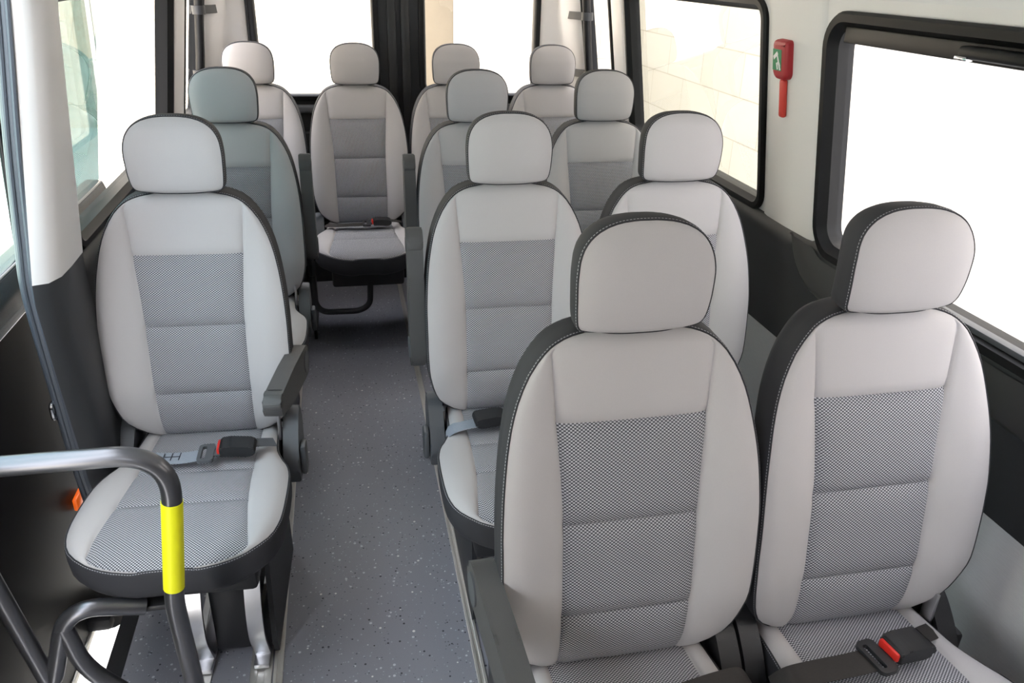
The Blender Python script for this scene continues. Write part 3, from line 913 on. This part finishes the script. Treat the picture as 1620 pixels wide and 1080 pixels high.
# cab end: left side stretched over the door gap to cut light, closed front
upper_wall(-1, -4.6, -2.42, [fix(round_rect(-4.4, -3.1, .95, 1.45, .06))], 'wall_left_cab', M['light'])
wall_profile(-1, -4.6, -2.42, BELT, 'trim_19', M['belttrim']); wall_profile(-1, -4.6, -2.42, LOW, 'trim_20', M['lowpanel'])
bm = bmesh.new(); add_box(bm, (-.91, -4.62, 0), (.91, -4.56, 1.86)); struct('front_light_block', finish(bm, 'front_light_block', M['belttrim'], False))  # unseen closed front, added to keep light off the nearest seats

# ------------------------------------------------------------------ grab rail
R = .0172
gr = empty('grab_rail', (-.63, -1.85, 0))
tag(gr, 'dark grey tubular grab rail with a yellow tape band, in front of the single seat', 'rail')
G = Vector((.63, 1.85, 0))
bm = bmesh.new()
main = fillet([(-1.02, -1.85, .797), (-.604, -1.85, .797), (-.646, -1.85, .475), (-.632, -1.85, .0)], [.098, .03], 12)
add_tube(bm, main, R, 20)
put('top_tube', finish(bm, 'top_tube', M['tube']), gr, G)
bm = bmesh.new(); add_tube(bm, [(-.6169, -1.85, .698), (-.6414, -1.85, .510)], R + .0012, 20)
tag(put('tape_band', finish(bm, 'tape_band', M['yellow']), gr, G), 'bright yellow tape band')
bm = bmesh.new()
low = fillet([(-1.00, -1.76, .66), (-.935, -1.75, .20), (-.87, -1.75, .405), (-.74, -1.72, .357)], [.045, .10], 10)
add_tube(bm, low, R, 18)
put('lower_tube', finish(bm, 'lower_tube', M['tube']), gr, G)
bm = bmesh.new(); add_box(bm, (-.752, -1.725, .345), (-.67, -1.695, .359), .004)
put('clamp', finish(bm, 'clamp', M['black']), gr, G)
bm = bmesh.new(); add_tube(bm, fillet([(-.885, -1.75, .36), (-.868, -1.75, .245), (-.78, -1.75, .13), (-.70, -1.75, .10)], .05, 8), R, 16)
put('brace', finish(bm, 'brace', M['tube']), gr, G)

# ------------------------------------------------------------------ corner bars
for sx, lab in ((-1, 'black upright grab bar in the rear corner on the sliding door side'), (1, 'black upright grab bar in the rear corner on the hammer side')):
    g = empty('grab_bar', (sx * .86, .74, 1.0)); tag(g, lab, 'bar', 'rear corner grab bars')
    off = Vector((-sx * .86, -.74, -1.0))
    bm = bmesh.new(); add_tube(bm, [(sx*.885, .735, 1.04), (sx*.868, .735, 1.16), (sx*.826, .735, 1.56)], .019, 14)
    put('bar', finish(bm, 'bar', M['rubber']), g, off)
    for zc in (1.342, 1.085):
        bm = bmesh.new(); x = xw(zc) - .035
        x = .885 - (zc - 1.04) * .115
        add_tube(bm, [(sx*x, .735, zc - .017), (sx*x, .735, zc + .017)], .027, 16)
        add_ribbon(bm, [(sx*(x - .004), .742, zc), (sx*(x - .025), .79, zc), (sx*(x - .05), .83, zc), (sx*(x - .055), .875, zc)], (0, 0, 1), .034, .012)
        put('bracket', finish(bm, 'bracket', M['belttrim']), g, off)

# ------------------------------------------------------------------ emergency hammer
hx = xw(1.34) - .0065
hm = empty('emergency_hammer', (hx, -1.094, 1.343)); tag(hm, 'red emergency hammer box with green picture label, fixed on the pale pillar', 'hammer')
O = Vector((-hx, 1.094, -1.343))
tilt = Matrix.Rotation(-math.atan(.15), 4, 'Y')
def hbm(fn):
    bm = bmesh.new(); fn(bm)
    for v in bm.verts: v.co = tilt @ v.co
    return bm
def holder(bm):
    rings = []
    lp = round_rect(-.036, .036, -.045, .052, (.018, .026, .014, .010), 7)
    for o, x in ((0, .002), (.0, -.014), (-.002, -.019), (-.005, -.0215), (-.014, -.022)):
        rings.append([bm.verts.new((x, q[0], q[1])) for q in offset_loop(lp, o)])
    rings_to_faces(bm, rings, cap_last=True); bmesh.ops.recalc_face_normals(bm, faces=bm.faces[:])
put('holder', finish(hbm(holder), 'holder', M['hred'], angle=50), hm)
put('handle', finish(hbm(lambda bm: add_box(bm, (-.016, -.015, -.142), (-.002, .009, -.045), .006, 3)), 'handle', M['hred2']), hm)
st = put('label_sticker', finish(hbm(lambda bm: add_box(bm, (-.0226, -.012, -.022), (-.0218, .031, .030), 0)), 'label_sticker', M['green'], False), hm)
def picto(bm):
    def poly(pts):
        f0 = [bm.verts.new((-.0229, y, z)) for y, z in pts]; f1 = [bm.verts.new((-.0224, y, z)) for y, z in pts]
        bm.faces.new(f0); bm.faces.new(f1[::-1]); n = len(pts)
        for k in range(n): bm.faces.new((f0[k], f0[(k+1) % n], f1[(k+1) % n], f1[k]))
    poly([(.029, .012), (.010, .025), (.004, .018), (.025, .003)])           # hammer head
    poly([(.014, .021), (.006, .016), (-.010, -.019), (-.003, -.021)])        # handle
    poly([(.014, -.004), (.008, -.002), (.003, -.019), (.009, -.020)])       # hand
    poly([(.008, -.001), (-.004, -.002), (-.008, -.010), (.004, -.008)])
    bmesh.ops.recalc_face_normals(bm, faces=bm.faces[:])
put('pictogram', finish(hbm(picto), 'pictogram', M['white'], False), st)

# ------------------------------------------------------------------ outside
def uv_wall(name, p0, p1, z0, z1, mat, th=.3):
    bm = bmesh.new(); uvl = bm.loops.layers.uv.new('UVMap')
    p0 = Vector((*p0, 0)); p1 = Vector((*p1, 0)); L = (p1 - p0).length
    n = (p1 - p0).normalized().cross(Vector((0, 0, 1))) * th
    q = [p0, p1, p1 + n, p0 + n]
    lo = [bm.verts.new(v + Vector((0, 0, z0))) for v in q]; hi = [bm.verts.new(v + Vector((0, 0, z1))) for v in q]
    for k in range(4):
        f = bm.faces.new((lo[k], lo[(k+1) % 4], hi[(k+1) % 4], hi[k])); LL = (q[(k+1) % 4] - q[k]).length
        for lp, uv in zip(f.loops, ((0, z0), (LL, z0), (LL, z1), (0, z1))): lp[uvl].uv = uv
    bm.faces.new(hi)
    return struct(name, finish(bm, name, mat, False))
GZ = -.45
bm = bmesh.new(); add_box(bm, (-14, -12, GZ - .1), (14, 16, GZ)); struct('ground', finish(bm, 'ground', M['ground'], False))
uv_wall('building_wall_right', (3.6, -6), (3.6, 8.0), GZ, 8.0, M['stoneshade'])
uv_wall('building_wall_rear', (-8, 8.3), (8, 8.3), GZ, 5.5, M['stone'])
uv_wall('building_wall_left', (-5.5, 8), (-5.5, -6), GZ, 3.6, M['stone'])
bm = bmesh.new(); add_box(bm, (.20, 4.2, GZ), (.62, 4.6, 4.2), .02); add_box(bm, (.42, 4.15, GZ), (.70, 4.5, 4.2), .02)
struct('pilaster', finish(bm, 'pilaster', M['pilaster']))

# ------------------------------------------------------------------ light
wd = bpy.data.worlds.new('World'); SC.world = wd; wd.use_nodes = True
bg = wd.node_tree.nodes['Background']; bg.inputs['Color'].default_value = (.90, .93, 1.0, 1); bg.inputs['Strength'].default_value = 5.5
sun = bpy.data.lights.new('sun', 'SUN'); sun.energy = 20.0; sun.color = (1, .88, .72); sun.angle = math.radians(1.0)
so = bpy.data.objects.new('sun', sun); COL.objects.link(so)
so.rotation_euler = Vector((-.5, .35, -1.0)).to_track_quat('-Z', 'Y').to_euler()

# ------------------------------------------------------------------ camera
Rm = Matrix(((0.9790246008549055, -0.20197927358924356, 0.0267432975015126), (-0.06321264449708826, -0.42590547165042636, -0.9025567521180663), (0.1936878739017434, 0.8819347494336468, -0.4297395784016559)))
cam = bpy.data.cameras.new('camera'); co = bpy.data.objects.new('camera', cam); COL.objects.link(co)
cam.sensor_width = 36; cam.sensor_fit = 'HORIZONTAL'; cam.lens = 1246.618 / 1620 * 36; cam.clip_start = .02
mw = Matrix.Identity(4)
for i in range(3):
    mw[i][0] = Rm[0][i]; mw[i][1] = -Rm[1][i]; mw[i][2] = -Rm[2][i]
mw.translation = Vector((-.28969, -3.04557, 1.54313))
co.matrix_world = mw
SC.camera = co

SC.view_settings.view_transform = 'Standard'; SC.view_settings.look = 'None'
SC.view_settings.gamma = 1; SC.view_settings.use_curve_mapping = False
SC.view_settings.exposure = 0.68
SC.cycles.use_denoising = True
SC.cycles.max_bounces = 10; SC.cycles.diffuse_bounces = 5; SC.cycles.transparent_max_bounces = 16
SC.cycles.sample_clamp_indirect = 8
